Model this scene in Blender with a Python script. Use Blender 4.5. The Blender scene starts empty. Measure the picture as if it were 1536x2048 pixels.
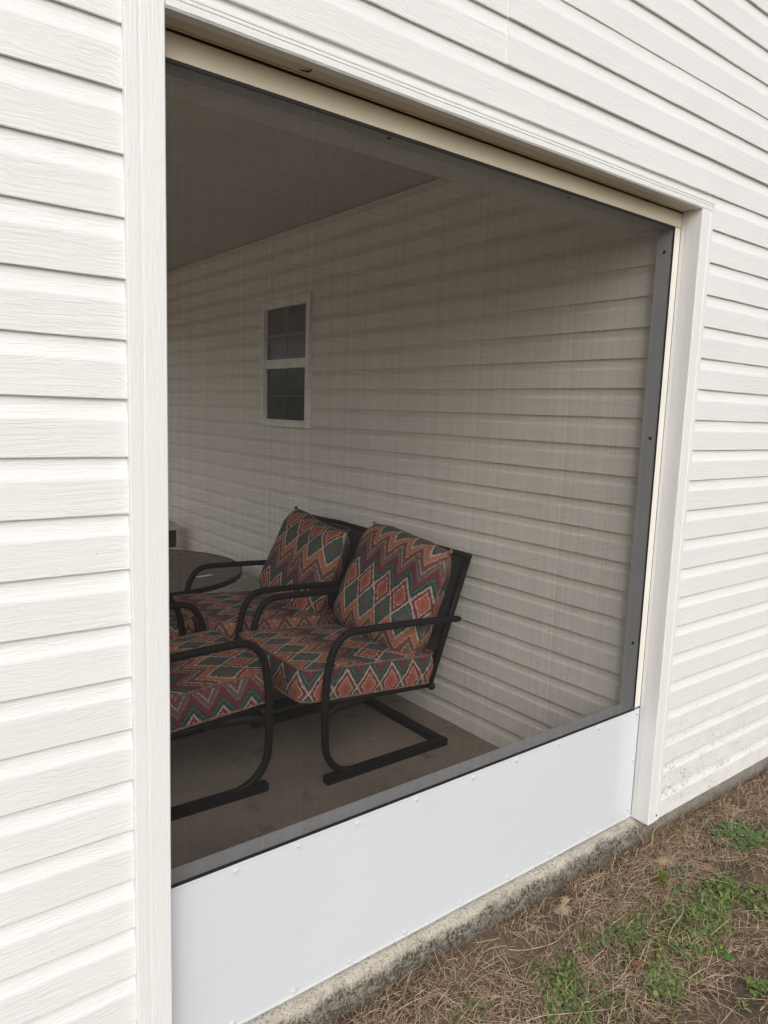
import bpy, bmesh, math, random
from math import sin, cos, pi, radians
from mathutils import Vector, Matrix, noise as mnoise

random.seed(7)
S = bpy.context.scene
COL = S.collection

# ------------------------------------------------------------------ camera
cam_d = bpy.data.cameras.new("camera")
cam = bpy.data.objects.new("camera", cam_d)
COL.objects.link(cam)
S.camera = cam
yaw, pit, roll = radians(37.93438), radians(-7.89542), radians(1.93991)
fw = Vector((sin(yaw) * cos(pit), cos(yaw) * cos(pit), sin(pit)))
r0 = fw.cross(Vector((0, 0, 1))).normalized()
u0 = r0.cross(fw)
r1 = r0 * cos(roll) + u0 * sin(roll)
u1 = -r0 * sin(roll) + u0 * cos(roll)
cam.matrix_world = Matrix(((r1.x, u1.x, -fw.x, -0.47943), (r1.y, u1.y, -fw.y, -1.45698),
                           (r1.z, u1.z, -fw.z, 1.59368), (0, 0, 0, 1)))
cam_d.sensor_fit = 'VERTICAL'
cam_d.sensor_height = 36.0
cam_d.lens = 1451.43 / 2048 * 36
cam_d.clip_start = 0.05
cam_d.clip_end = 2000

# ------------------------------------------------------------------ sky, sun, exposure
SUN_EL, SUN_AZ = radians(37), radians(-153)      # azimuth from +Y towards +X
w = bpy.data.worlds.new("World")
S.world = w
w.use_nodes = True
nt = w.node_tree
nt.nodes.clear()
sky = nt.nodes.new('ShaderNodeTexSky')
sky.sky_type = 'NISHITA'
sky.sun_disc = False
sky.sun_elevation = SUN_EL
sky.sun_rotation = SUN_AZ
sky.air_density = 1.0
sky.dust_density = 4.0
hs = nt.nodes.new('ShaderNodeHueSaturation')
hs.inputs['Saturation'].default_value = 0.2      # overcast: nearly grey sky
bg = nt.nodes.new('ShaderNodeBackground')
bg.inputs['Strength'].default_value = 0.12
wo = nt.nodes.new('ShaderNodeOutputWorld')
nt.links.new(sky.outputs[0], hs.inputs['Color'])
nt.links.new(hs.outputs[0], bg.inputs['Color'])
nt.links.new(bg.outputs[0], wo.inputs['Surface'])

sl = bpy.data.lights.new("sun", 'SUN')
sl.energy = 0.85
sl.angle = radians(60)
sl.color = (1.0, 0.99, 0.975)
sun = bpy.data.objects.new("sun", sl)
COL.objects.link(sun)
sd = Vector((sin(SUN_AZ) * cos(SUN_EL), cos(SUN_AZ) * cos(SUN_EL), sin(SUN_EL)))
sun.rotation_euler = (-sd).to_track_quat('-Z', 'Y').to_euler()
sun.location = sd * 20

S.view_settings.view_transform = 'Standard'
S.view_settings.look = 'None'
S.view_settings.gamma = 1.0
S.view_settings.use_curve_mapping = False
S.view_settings.exposure = 0.28
S.render.engine = 'CYCLES'
S.cycles.max_bounces = 12
S.cycles.diffuse_bounces = 6
S.cycles.transparent_max_bounces = 16
S.cycles.use_denoising = True

# ------------------------------------------------------------------ node helper
class NT:
    def __init__(self, name):
        self.m = bpy.data.materials.new(name)
        self.m.use_nodes = True
        self.t = self.m.node_tree
        self.t.nodes.clear()
        self.out = self.n('ShaderNodeOutputMaterial')
    def n(self, ty, **kw):
        nd = self.t.nodes.new(ty)
        for k, v in kw.items():
            setattr(nd, k, v)
        return nd
    def set(self, sock, v):
        if isinstance(v, bpy.types.NodeSocket):
            self.t.links.new(v, sock)
        elif isinstance(v, (tuple, list)) and len(v) == 3 and sock.type == 'RGBA':
            sock.default_value = (*v, 1)
        else:
            sock.default_value = v
    def math(self, op, a, b=0.0, clamp=False):
        nd = self.n('ShaderNodeMath', operation=op, use_clamp=clamp)
        self.set(nd.inputs[0], a)
        self.set(nd.inputs[1], b)
        return nd.outputs[0]
    def mix(self, f, a, b, blend='MIX'):
        nd = self.n('ShaderNodeMix', data_type='RGBA', blend_type=blend)
        self.set(nd.inputs[0], f)
        self.set(nd.inputs[6], a)
        self.set(nd.inputs[7], b)
        return nd.outputs[2]
    def coord(self, kind='Object'):
        return self.n('ShaderNodeTexCoord').outputs[kind]
    def mapping(self, vec, scale=(1, 1, 1), loc=(0, 0, 0)):
        nd = self.n('ShaderNodeMapping')
        self.set(nd.inputs['Vector'], vec)
        nd.inputs['Scale'].default_value = scale
        nd.inputs['Location'].default_value = loc
        return nd.outputs[0]
    def noise(self, vec, scale=5, detail=4, rough=0.55, dist=0.0):
        nd = self.n('ShaderNodeTexNoise')
        self.set(nd.inputs['Vector'], vec)
        nd.inputs['Scale'].default_value = scale
        nd.inputs['Detail'].default_value = detail
        nd.inputs['Roughness'].default_value = rough
        nd.inputs['Distortion'].default_value = dist
        return nd.outputs['Fac']
    def range(self, v, a, b, c=0.0, d=1.0, smooth=False):
        nd = self.n('ShaderNodeMapRange')
        if smooth:
            nd.interpolation_type = 'SMOOTHSTEP'
        self.set(nd.inputs[0], v)
        for i, x in enumerate((a, b, c, d)):
            nd.inputs[i + 1].default_value = x
        return nd.outputs[0]
    def ramp(self, v, stops, interp='CONSTANT'):
        nd = self.n('ShaderNodeValToRGB')
        cr = nd.color_ramp
        cr.interpolation = interp
        while len(cr.elements) < len(stops):
            cr.elements.new(0.5)
        for e, (p, c) in zip(cr.elements, stops):
            e.position = p
            e.color = (*c, 1)
        self.set(nd.inputs[0], v)
        return nd.outputs[0]
    def xyz(self, vec):
        nd = self.n('ShaderNodeSeparateXYZ')
        self.set(nd.inputs[0], vec)
        return nd.outputs
    def bump(self, h, strength=0.3, dist=0.01, normal=None):
        nd = self.n('ShaderNodeBump')
        nd.inputs['Strength'].default_value = strength
        nd.inputs['Distance'].default_value = dist
        self.set(nd.inputs['Height'], h)
        if normal is not None:
            self.set(nd.inputs['Normal'], normal)
        return nd.outputs[0]
    def bsdf(self, color, rough=0.5, metal=0.0, normal=None, spec=0.5, **kw):
        nd = self.n('ShaderNodeBsdfPrincipled')
        self.set(nd.inputs['Base Color'], color)
        self.set(nd.inputs['Roughness'], rough)
        nd.inputs['Metallic'].default_value = metal
        nd.inputs['Specular IOR Level'].default_value = spec
        for k, v in kw.items():
            self.set(nd.inputs[k], v)
        if normal is not None:
            self.set(nd.inputs['Normal'], normal)
        self.t.links.new(nd.outputs[0], self.out.inputs['Surface'])
        return nd

def mat_vinyl(name, axis='x', algae=False, cove_stain_shade=False, tint=(0.80, 0.79, 0.772), strength=0.45):
    """embossed wood-grain vinyl; the grain runs along `axis`"""
    m = NT(name)
    geo = m.n('ShaderNodeNewGeometry')
    P = geo.outputs['Position']
    info = m.n('ShaderNodeObjectInfo')
    off = m.n('ShaderNodeCombineXYZ')
    for i in range(3):
        m.set(off.inputs[i], m.math('MULTIPLY', info.outputs['Random'], (17.3, 31.1, 11.7)[i]))
    add = m.n('ShaderNodeVectorMath', operation='ADD')
    m.set(add.inputs[0], P)
    m.set(add.inputs[1], off.outputs[0])
    V = add.outputs[0]
    if axis == 'x':
        sc, lo = (6.5, 20, 105), (4.5, 3, 9)
    elif axis == 'y':
        sc, lo = (20, 6.5, 105), (3, 4.5, 9)
    else:
        sc, lo = (120, 120, 6.5), (9, 9, 4.0)
    warp = m.noise(m.mapping(V, lo), 1.0, 2)
    # distort the grain with the slow noise
    dn = m.n('ShaderNodeVectorMath', operation='SCALE')
    m.set(dn.inputs[0], (4.2, 4.2, 4.2))
    m.set(dn.inputs['Scale'], warp)
    a2 = m.n('ShaderNodeVectorMath', operation='ADD')
    m.set(a2.inputs[0], m.mapping(V, sc))
    m.set(a2.inputs[1], dn.outputs[0])
    g = m.noise(a2.outputs[0], 1.6, 3, 0.5, 0.9)
    ridge = m.range(g, 0.36, 0.64, 0, 1, True)
    amt = m.range(m.noise(m.mapping(V, lo), 0.9, 2), 0.3, 0.65, 0.35, 1.0)
    h = m.math('MULTIPLY', ridge, amt)
    nrm = m.bump(h, strength, 0.0012)
    col = m.mix(m.range(m.noise(V, 1.3, 3), 0.3, 0.7), tint, tuple(c * 0.955 for c in tint))
    # faint dust in the grain and small specks
    col = m.mix(m.math('MULTIPLY', m.range(g, 0.5, 0.28), 0.10), col, (0.55, 0.53, 0.49))
    sp = m.n('ShaderNodeTexVoronoi')
    m.set(sp.inputs['Vector'], P)
    sp.inputs['Scale'].default_value = 9
    speck = m.range(sp.outputs['Distance'], 0.016, 0.008)
    col = m.mix(m.math('MULTIPLY', speck, 0.6), col, (0.10, 0.08, 0.05))
    if algae:
        x, y, z = m.xyz(P)[:3]
        mz = m.range(z, 0.62, 0.03, 0, 1, True)
        mx = m.range(x, 3.3, 2.15, 0.3, 1, True)
        fine = m.range(m.noise(P, 90, 5, 0.7), 0.48, 0.68)
        big = m.range(m.noise(m.mapping(P, (1, 1, 2.2)), 9, 3), 0.40, 0.62)
        f = m.math('MULTIPLY', m.math('MULTIPLY', mz, mx), m.math('MULTIPLY', fine, big))
        col = m.mix(m.math('MULTIPLY', f, 1.5, True), col, (0.36, 0.37, 0.19))
    if cove_stain_shade:
        # yellow-brown stain and painted shade in the cove at the top of every course
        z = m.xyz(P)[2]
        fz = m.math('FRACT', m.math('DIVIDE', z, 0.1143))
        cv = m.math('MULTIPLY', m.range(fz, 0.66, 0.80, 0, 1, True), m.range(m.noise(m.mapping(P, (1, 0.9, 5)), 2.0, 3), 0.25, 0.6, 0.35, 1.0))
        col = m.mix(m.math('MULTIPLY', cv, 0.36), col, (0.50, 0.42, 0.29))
    m.bsdf(col, 0.42, normal=nrm, spec=0.35)
    return m.m

def mat_plain(name, color, rough=0.5, metal=0.0, var=0.06, nscale=6, bump=0.0, bscale=200, spec=0.5):
    m = NT(name)
    P = m.n('ShaderNodeNewGeometry').outputs['Position']
    f = m.range(m.noise(P, nscale, 4), 0.3, 0.7)
    col = m.mix(f, tuple(c * (1 - var) for c in color), tuple(min(1, c * (1 + var)) for c in color))
    nrm = m.bump(m.noise(P, bscale, 3), bump, 0.001) if bump else None
    m.bsdf(col, rough, metal, nrm, spec)
    return m.m

def mat_fabric():
    """ikat chevrons and diamonds, laid out in metres on the UV map"""
    m = NT("ikat_fabric")
    uv = m.n('ShaderNodeUVMap').outputs[0]
    u, v = m.xyz(uv)[:2]
    PU, A, PV = 0.122, 0.086, 0.385
    jag = m.noise(m.mapping(uv, (330, 14, 1)), 1.0, 1, 0.5)
    jag2 = m.noise(m.mapping(uv, (7, 7, 1)), 1.0, 2)
    vj = m.math('ADD', v, m.math('MULTIPLY', m.math('SUBTRACT', jag, 0.5), 0.040))
    vj = m.math('ADD', vj, m.math('MULTIPLY', m.math('SUBTRACT', jag2, 0.5), 0.02))
    tri = m.math('MULTIPLY', m.math('ABSOLUTE', m.math('SUBTRACT', m.math('FRACT', m.math('DIVIDE', u, PU)), 0.5)), 2.0)
    zz = m.math('MULTIPLY', tri, A)
    s = m.math('SUBTRACT', zz, vj)
    sm = m.math('MULTIPLY', m.math('FRACT', m.math('DIVIDE', s, PV)), PV)
    mm = m.math('SUBTRACT', sm, m.math('MULTIPLY', zz, 2.0))
    cream, orange, red = (0.48, 0.39, 0.29), (0.36, 0.118, 0.065), (0.34, 0.075, 0.045)
    plum = (0.15, 0.055, 0.055)
    maroon, brown, green, teal, grey = (0.15, 0.025, 0.045), (0.125, 0.085, 0.075), (0.030, 0.046, 0.038), (0.035, 0.17, 0.145), (0.105, 0.08, 0.07)
    seq = [(0.19, cream), (0.196, orange), (0.212, (0.44, 0.20, 0.10)), (0.219, orange), (0.234, cream), (0.240, plum), (0.276, cream), (0.281, brown),
           (0.310, (0.30, 0.22, 0.17)), (0.314, maroon), (0.350, green), (0.364, teal), (0.372, green), (0.396, cream)]
    bands = m.ramp(m.math('DIVIDE', sm, PV), [((2 * A + (p - 0.19) * (PV - 2 * A) / 0.212) / PV, c) for p, c in seq])
    e1 = m.math('DIVIDE', m.math('MINIMUM', sm, m.math('MULTIPLY', mm, -1.0)), A)
    e2 = m.math('DIVIDE', m.math('MINIMUM', mm, m.math('SUBTRACT', 2 * A, sm)), A)
    d1 = m.ramp(e1, [(0, cream), (0.08, maroon), (0.34, cream), (0.43, red), (0.62, (0.42, 0.19, 0.11)), (0.68, red)])
    d2 = m.ramp(e2, [(0, cream), (0.08, green), (0.26, teal), (0.38, green), (0.46, grey)])
    dia = m.mix(m.math('GREATER_THAN', mm, 0.0), d1, d2)
    col = m.mix(m.math('LESS_THAN', sm, 2 * A), bands, dia)
    # faded, slightly uneven dye
    col = m.mix(m.range(m.noise(m.mapping(uv, (60, 260, 1)), 1.0, 3), 0.35, 0.7, 0.0, 0.35), col, (0.16, 0.12, 0.10))
    wv = m.noise(m.mapping(uv, (900, 900, 1)), 1.0, 2)
    m.bsdf(col, 0.95, normal=m.bump(wv, 0.25, 0.001), spec=0.15)
    return m.m

def mat_concrete_edge():
    m = NT("weathered_concrete")
    P = m.n('ShaderNodeNewGeometry').outputs['Position']
    x, y, z = m.xyz(P)[:3]
    base = m.mix(m.range(m.noise(P, 14, 5), 0.3, 0.7), (0.53, 0.485, 0.405), (0.40, 0.362, 0.302))
    # dark algae stain on the face, ragged upper limit
    lim = m.math('ADD', z, m.math('MULTIPLY', m.math('SUBTRACT', m.noise(P, 11, 4), 0.5), 0.06))
    col0 = m.mix(m.math('MULTIPLY', m.range(lim, -0.012, -0.04, 0, 1, True), 0.6), base, (0.23, 0.21, 0.18))
    band = m.range(lim, -0.004, -0.03, 0, 1, True)
    fine = m.range(m.noise(P, 110, 5, 0.75), 0.40, 0.55)
    mid = m.range(m.noise(m.mapping(P, (1, 1, 1.5)), 24, 4, 0.6), 0.28, 0.50)
    f = m.math('MULTIPLY', band, m.math('MULTIPLY', fine, mid))
    rightfade = m.range(x, 1.9, 2.3, 1.0, 0.35)
    col = m.mix(m.math('MULTIPLY', f, rightfade, True), col0, (0.062, 0.055, 0.045))
    # soil splash at the very bottom
    col = m.mix(m.math('MULTIPLY', m.range(lim, -0.05, -0.09), 0.55), col, (0.10, 0.075, 0.052))
    pit = m.range(m.noise(P, 170, 3, 0.6), 0.36, 0.44)
    col = m.mix(m.math('MULTIPLY', m.math('SUBTRACT', 1.0, pit), 0.45), col, (0.10, 0.085, 0.065))
    vor = m.n('ShaderNodeTexVoronoi', feature='DISTANCE_TO_EDGE')
    m.set(vor.inputs['Vector'], m.mapping(P, (1, 1, 1)))
    vor.inputs['Scale'].default_value = 16
    crack = m.range(vor.outputs['Distance'], 0.02, 0.0)
    ck = m.math('MULTIPLY', crack, m.range(m.noise(P, 6, 2), 0.52, 0.6))
    col = m.mix(m.math('MULTIPLY', ck, 0.6), col, (0.05, 0.045, 0.04))
    h = m.math('ADD', m.noise(P, 60, 5, 0.7), m.math('MULTIPLY', pit, 0.5))
    m.bsdf(col, 0.92, normal=m.bump(h, 0.7, 0.006), spec=0.2)
    return m.m

def mat_panel():
    m = NT("white_aluminium_sheet")
    P = m.n('ShaderNodeNewGeometry').outputs['Position']
    x, y, z = m.xyz(P)[:3]
    col = m.mix(m.range(m.noise(P, 1.6, 3), 0.3, 0.7), (0.648, 0.68, 0.705), (0.668, 0.697, 0.718))
    # faint smudges, and soil splashed on the lowest hand's breadth
    sm = m.math('MULTIPLY', m.range(m.noise(m.mapping(P, (3, 1, 9)), 1.5, 4, 0.6), 0.56, 0.75), 0.10)
    col = m.mix(sm, col, (0.45, 0.43, 0.38))
    spl = m.math('MULTIPLY', m.range(m.noise(P, 120, 3, 0.7), 0.60, 0.68), m.range(m.math('ADD', z, m.math('MULTIPLY', m.noise(P, 9, 2), 0.08)), 0.13, 0.03))
    col = m.mix(m.math('MULTIPLY', spl, 0.45), col, (0.30, 0.22, 0.15))
    rough = m.range(m.noise(P, 7, 3), 0.3, 0.7, 0.10, 0.20)
    buckle = m.noise(m.mapping(P, (2.2, 1, 1.2)), 1.0, 1)
    m.bsdf(col, rough, normal=m.bump(buckle, 0.35, 0.012), spec=0.5)
    return m.m

def mat_floor():
    m = NT("porch_concrete_floor")
    P = m.n('ShaderNodeNewGeometry').outputs['Position']
    f = m.range(m.noise(P, 2.2, 5, 0.6), 0.3, 0.7)
    col = m.mix(f, (0.18, 0.146, 0.115), (0.26, 0.212, 0.168))
    st = m.range(m.noise(P, 7, 4, 0.65), 0.58, 0.72)
    col = m.mix(m.math('MULTIPLY', st, 0.55), col, (0.075, 0.06, 0.048))
    m.bsdf(col, 0.7, normal=m.bump(m.noise(P, 90, 4), 0.2, 0.002), spec=0.3)
    return m.m

def mat_soil():
    m = NT("bare_soil")
    P = m.n('ShaderNodeNewGeometry').outputs['Position']
    col = m.mix(m.range(m.noise(P, 5, 5, 0.6), 0.35, 0.65), (0.10, 0.07, 0.05), (0.21, 0.155, 0.108))
    sand = m.range(m.noise(m.mapping(P, (1, 1, 1), (4.2, 1.7, 0)), 3.3, 4, 0.55), 0.57, 0.66)
    col = m.mix(m.math('MULTIPLY', sand, 0.75), col, (0.33, 0.24, 0.145))
    gr = m.noise(P, 240, 3, 0.7)
    col = m.mix(m.range(gr, 0.35, 0.62, 0.5, 0.0), col, (0.05, 0.036, 0.026))
    far = m.range(m.xyz(P)[1], -3.0, -6.0)
    grass = m.mix(m.range(m.noise(P, 1.1, 5), 0.4, 0.6), (0.12, 0.10, 0.06), (0.06, 0.09, 0.03))
    col = m.mix(far, col, grass)
    h = m.math('ADD', m.noise(P, 45, 5, 0.7), m.math('MULTIPLY', gr, 0.4))
    m.bsdf(col, 0.95, normal=m.bump(h, 0.9, 0.012), spec=0.15)
    return m.m

def mat_blade(name, rough=0.8, trans=0.0):
    m = NT(name)
    a = m.n('ShaderNodeAttribute', attribute_name='tint')
    b = m.bsdf(a.outputs['Color'], rough, spec=0.25)
    if trans:
        tl = m.n('ShaderNodeBsdfTranslucent')
        m.t.links.new(a.outputs['Color'], tl.inputs['Color'])
        mx = m.n('ShaderNodeMixShader')
        mx.inputs[0].default_value = trans
        m.t.links.new(b.outputs[0], mx.inputs[1])
        m.t.links.new(tl.outputs[0], mx.inputs[2])
        m.t.links.new(mx.outputs[0], m.out.inputs['Surface'])
    return m.m

def mat_tabletop():
    m = NT("table_slat_finish")
    P = m.n('ShaderNodeNewGeometry').outputs['Position']
    rnd = m.n('ShaderNodeObjectInfo').outputs['Random']
    g = m.noise(m.mapping(P, (4, 40, 4)), 3, 4)
    col = m.mix(m.range(g, 0.3, 0.7), (0.11, 0.078, 0.055), (0.20, 0.15, 0.11))
    col = m.mix(m.math('MULTIPLY', rnd, 0.4), col, (0.09, 0.07, 0.055))
    m.bsdf(col, 0.5, spec=0.4)
    return m.m

M = {}
M['siding'] = mat_vinyl('white_vinyl_siding', 'x')
M['siding_r'] = mat_vinyl('white_vinyl_siding_with_algae', 'x', algae=True)
M['siding_in'] = mat_vinyl('cream_vinyl_siding', 'y', tint=(0.84, 0.79, 0.71), strength=0.3, cove_stain_shade=True)
M['trim'] = mat_vinyl('white_vinyl_trim', 'z', strength=0.38)
M['trim_x'] = mat_vinyl('white_vinyl_header_trim', 'x', strength=0.32)
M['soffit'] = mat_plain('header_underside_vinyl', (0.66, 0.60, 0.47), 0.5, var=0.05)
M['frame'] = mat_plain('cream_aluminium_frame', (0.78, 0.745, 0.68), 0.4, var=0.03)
M['frame_top'] = mat_plain('shaded_cream_rail', (0.66, 0.58, 0.435), 0.45, var=0.05)  # the header's shade is worked into the top rail's colour
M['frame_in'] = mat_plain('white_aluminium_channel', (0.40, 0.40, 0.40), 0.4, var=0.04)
M['panel'] = mat_panel()
M['screw_w'] = mat_plain('white_painted_screw', (0.62, 0.64, 0.66), 0.3, var=0.02)
M['screw_d'] = mat_plain('rusty_dark_screw', (0.045, 0.032, 0.026), 0.6, 0.4)
M['spline'] = mat_plain('black_rubber_spline', (0.012, 0.012, 0.013), 0.6)
M['screen'] = mat_plain('charcoal_screen_strand', (0.022, 0.0215, 0.020), 0.6, spec=0.3)
M['backing'] = mat_plain('wall_sheathing', (0.30, 0.28, 0.25), 0.9)
M['ceiling'] = mat_plain('painted_porch_ceiling', (0.49, 0.468, 0.42), 0.8, var=0.04, nscale=2)
M['beam'] = mat_plain('beam_wrap', (0.62, 0.59, 0.54), 0.6)
M['concrete'] = mat_concrete_edge()
M['floor'] = mat_floor()
M['soil'] = mat_soil()
M['straw'] = mat_blade('dry_grass_blades')
M['leaf'] = mat_blade('green_leaves', 0.5, 0.25)
M['black'] = mat_plain('black_powder_coat', (0.010, 0.0095, 0.009), 0.6, var=0.1, bump=0.15, bscale=500, spec=0.25)
M['sling'] = mat_plain('dark_sling_mesh', (0.035, 0.033, 0.032), 0.85, bump=0.4, bscale=700)
M['fabric'] = mat_fabric()
M['piping'] = mat_plain('maroon_piping', (0.21, 0.11, 0.075), 0.9, var=0.5, nscale=55)
M['win'] = mat_plain('window_vinyl', (0.86, 0.84, 0.79), 0.45)
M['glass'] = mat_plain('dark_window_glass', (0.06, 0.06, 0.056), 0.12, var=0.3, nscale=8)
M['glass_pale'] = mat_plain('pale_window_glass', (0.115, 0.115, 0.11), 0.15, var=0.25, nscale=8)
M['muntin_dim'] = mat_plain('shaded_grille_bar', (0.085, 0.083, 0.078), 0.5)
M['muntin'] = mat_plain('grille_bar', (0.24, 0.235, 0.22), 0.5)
M['table'] = mat_tabletop()
M['table_metal'] = mat_plain('dark_table_metal', (0.022, 0.02, 0.019), 0.5)
M['paper'] = mat_plain('white_paper', (0.75, 0.73, 0.69), 0.8)
M['carton'] = mat_plain('beige_carton', (0.48, 0.42, 0.34), 0.85)
M['print'] = mat_plain('dark_carton_print', (0.05, 0.035, 0.025), 0.7, var=0.6, nscale=18)
M['dirt'] = mat_plain('sandy_dirt', (0.33, 0.23, 0.135), 0.95, var=0.3, nscale=60, bump=0.8, bscale=160)
M['twig'] = mat_plain('dark_twig_bark', (0.02, 0.016, 0.013), 0.9)
M['deadleaf'] = mat_plain('red_brown_dead_leaf', (0.25, 0.085, 0.045), 0.7, var=0.3, nscale=70)
M['stalk'] = mat_plain('dry_stalk', (0.40, 0.30, 0.20), 0.8, var=0.3, nscale=40)

# ------------------------------------------------------------------ object helpers
def link(name, me, mat=None, parent=None):
    o = bpy.data.objects.new(name, me)
    COL.objects.link(o)
    if mat is not None and me is not None and not me.materials:
        me.materials.append(mat)
    if parent is not None:
        o.parent = parent
    return o

def tag(o, label=None, cat=None, group=None, kind=None):
    if label: o['label'] = label
    if cat: o['category'] = cat
    if group: o['group'] = group
    if kind: o['kind'] = kind
    return o

def thing(name, label, cat, loc=(0, 0, 0), rz=0.0, group=None):
    o = bpy.data.objects.new(name, None)
    o.empty_display_size = 0.1
    COL.objects.link(o)
    o.location = loc
    o.rotation_euler = (0, 0, rz)
    return tag(o, label, cat, group)

def mesh(name, verts, faces, smooth=False, uvs=None):
    me = bpy.data.meshes.new(name)
    me.from_pydata(verts, [], faces)
    if uvs:
        l = me.uv_layers.new(name='UVMap')
        for lp in me.loops:
            l.data[lp.index].uv = uvs[lp.vertex_index]
    if smooth:
        me.shade_smooth()
    me.update()
    return me

def boxm(name, lo, hi, bev=0.0):
    bm = bmesh.new()
    bmesh.ops.create_cube(bm, size=1)
    for v in bm.verts:
        v.co = Vector([lo[i] if v.co[i] < 0 else hi[i] for i in range(3)])
    if bev:
        bmesh.ops.bevel(bm, geom=bm.edges[:], offset=bev, segments=2, profile=0.6, affect='EDGES')
    me = bpy.data.meshes.new(name)
    bm.to_mesh(me)
    bm.free()
    return me

def box(name, lo, hi, mat, parent=None, bev=0.0):
    return link(name, boxm(name, lo, hi, bev), mat, parent)

def extrude_x(name, prof, x0, x1, step=0.06, jit=(0.0, 0.0), axis='x', seed=0.0, smooth=False):
    """closed profile of (depth, z) swept along x (or y) with a slight waviness"""
    n = max(1, int(math.ceil((x1 - x0) / step)))
    vs, fs = [], []
    k = len(prof)
    for i in range(n + 1):
        a = x0 + (x1 - x0) * i / n
        dy = jit[0] * mnoise.noise(Vector((a * 4.1, seed * 7.7, 1.3)))
        dz = jit[1] * (mnoise.noise(Vector((a * 3.3, seed * 5.1, 9.1))) + 0.5 * mnoise.noise(Vector((a * 11, seed * 3.1, 4.1))))
        for (d, z) in prof:
            vs.append((a, d + dy, z + dz) if axis == 'x' else (d + dy, a, z + dz))
    for i in range(n):
        for j in range(k):
            j2 = (j + 1) % k
            q = (i * k + j, i * k + j2, (i + 1) * k + j2, (i + 1) * k + j)
            fs.append(q if axis == 'x' else q[::-1])
    c0, c1 = tuple(range(k)), tuple(n * k + j for j in range(k))
    fs.append(c0[::-1] if axis == 'x' else c0)
    fs.append(c1 if axis == 'x' else c1[::-1])
    me = mesh(name, vs, fs)
    bm = bmesh.new()
    bm.from_mesh(me)
    bmesh.ops.recalc_face_normals(bm, faces=bm.faces[:])
    bm.to_mesh(me)
    bm.free()
    return me

def tube(path, a, b, ref, seg=10, closed_caps=True, power=2.6, taper=None):
    """verts, faces of a rounded bar: half widths a (along ref x tangent side) and b (along ref)"""
    vs, fs = [], []
    n = len(path)
    P = [Vector(p) for p in path]
    ref = Vector(ref).normalized()
    for i, p in enumerate(P):
        t = (P[min(i + 1, n - 1)] - P[max(i - 1, 0)]).normalized()
        side = t.cross(ref).normalized()
        up = side.cross(t).normalized()
        k = taper[i] if taper else 1.0
        for j in range(seg):
            th = 2 * pi * j / seg
            c, s = cos(th), sin(th)
            cx = math.copysign(abs(c) ** (2 / power), c)
            sx = math.copysign(abs(s) ** (2 / power), s)
            vs.append(tuple(p + side * a * cx * k + up * b * sx * k))
    for i in range(n - 1):
        for j in range(seg):
            j2 = (j + 1) % seg
            fs.append((i * seg + j, i * seg + j2, (i + 1) * seg + j2, (i + 1) * seg + j))
    if closed_caps:
        fs.append(tuple(range(seg))[::-1])
        fs.append(tuple((n - 1) * seg + j for j in range(seg)))
    return vs, fs

def tube_obj(name, path, a, b, ref, mat, parent=None, **kw):
    vs, fs = tube(path, a, b, ref, **kw)
    me = mesh(name, vs, fs, smooth=True)
    return link(name, me, mat, parent)

def smooth_path(pts, n=8):
    """Catmull-Rom through pts"""
    P = [Vector(p) for p in pts]
    P = [P[0] * 2 - P[1]] + P + [P[-1] * 2 - P[-2]]
    out = []
    for i in range(1, len(P) - 2):
        for k in range(n):
            t = k / n
            a, b, c, d = P[i - 1:i + 3]
            out.append(0.5 * ((2 * b) + (c - a) * t + (2 * a - 5 * b + 4 * c - d) * t * t + (3 * b - a - 3 * c + d) * t ** 3))
    out.append(P[-2])
    return out

# ------------------------------------------------------------------ ground
def gz(x, y):
    h = -0.094 + 0.016 * mnoise.noise(Vector((x * 2.3, y * 2.3, 0.3))) + 0.007 * mnoise.noise(Vector((x * 9, y * 9, 2.3)))
    return h + 0.004 * mnoise.noise(Vector((x * 31, y * 31, 5.3)))

def graded(lo, a, b, hi, fine):
    xs = [a + (b - a) * i / round((b - a) / fine) for i in range(round((b - a) / fine) + 1)]
    s, x, left = fine, a, []
    while x > lo:
        s *= 1.35
        x -= s
        left.append(max(x, lo))
    s, x, right = fine, b, []
    while x < hi:
        s *= 1.35
        x += s
        right.append(min(x, hi))
    return left[::-1] + xs + right

gx = graded(-700, 0.2, 3.4, 700, 0.022)
gy = graded(-700, -1.1, 0.1, 700, 0.022)
gv = [(x, y, gz(x, y) if (abs(x) < 12 and abs(y) < 8) else -0.094) for y in gy for x in gx]
nx = len(gx)
gf = [(j * nx + i, j * nx + i + 1, (j + 1) * nx + i + 1, (j + 1) * nx + i) for j in range(len(gy) - 1) for i in range(nx - 1)]
tag(link('ground', mesh('ground', gv, gf, smooth=True), M['soil']), 'bare brown soil with sandy patches and dead grass', 'ground', kind='structure')

# ------------------------------------------------------------------ slab, floor
slab_prof = [(0.150, 0.006), (0.072, 0.005), (0.058, 0.002), (0.046, -0.004), (0.036, -0.014), (0.031, -0.030), (0.030, -0.060), (0.029, -0.4), (0.150, -0.4)]
tag(link('slab_edge', extrude_x('slab_edge', slab_prof, -0.55, 7.0, 0.04, (0.006, 0.003), seed=2.2, smooth=True), M['concrete']),
    'weathered concrete slab edge stained dark with algae below the white panel', 'slab edge', kind='structure')
tag(box('porch_floor', (-0.55, 0.150, -0.4), (2.05, 5.9, 0.010), M['floor']), 'stained bare concrete porch floor', 'floor', kind='structure')

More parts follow.
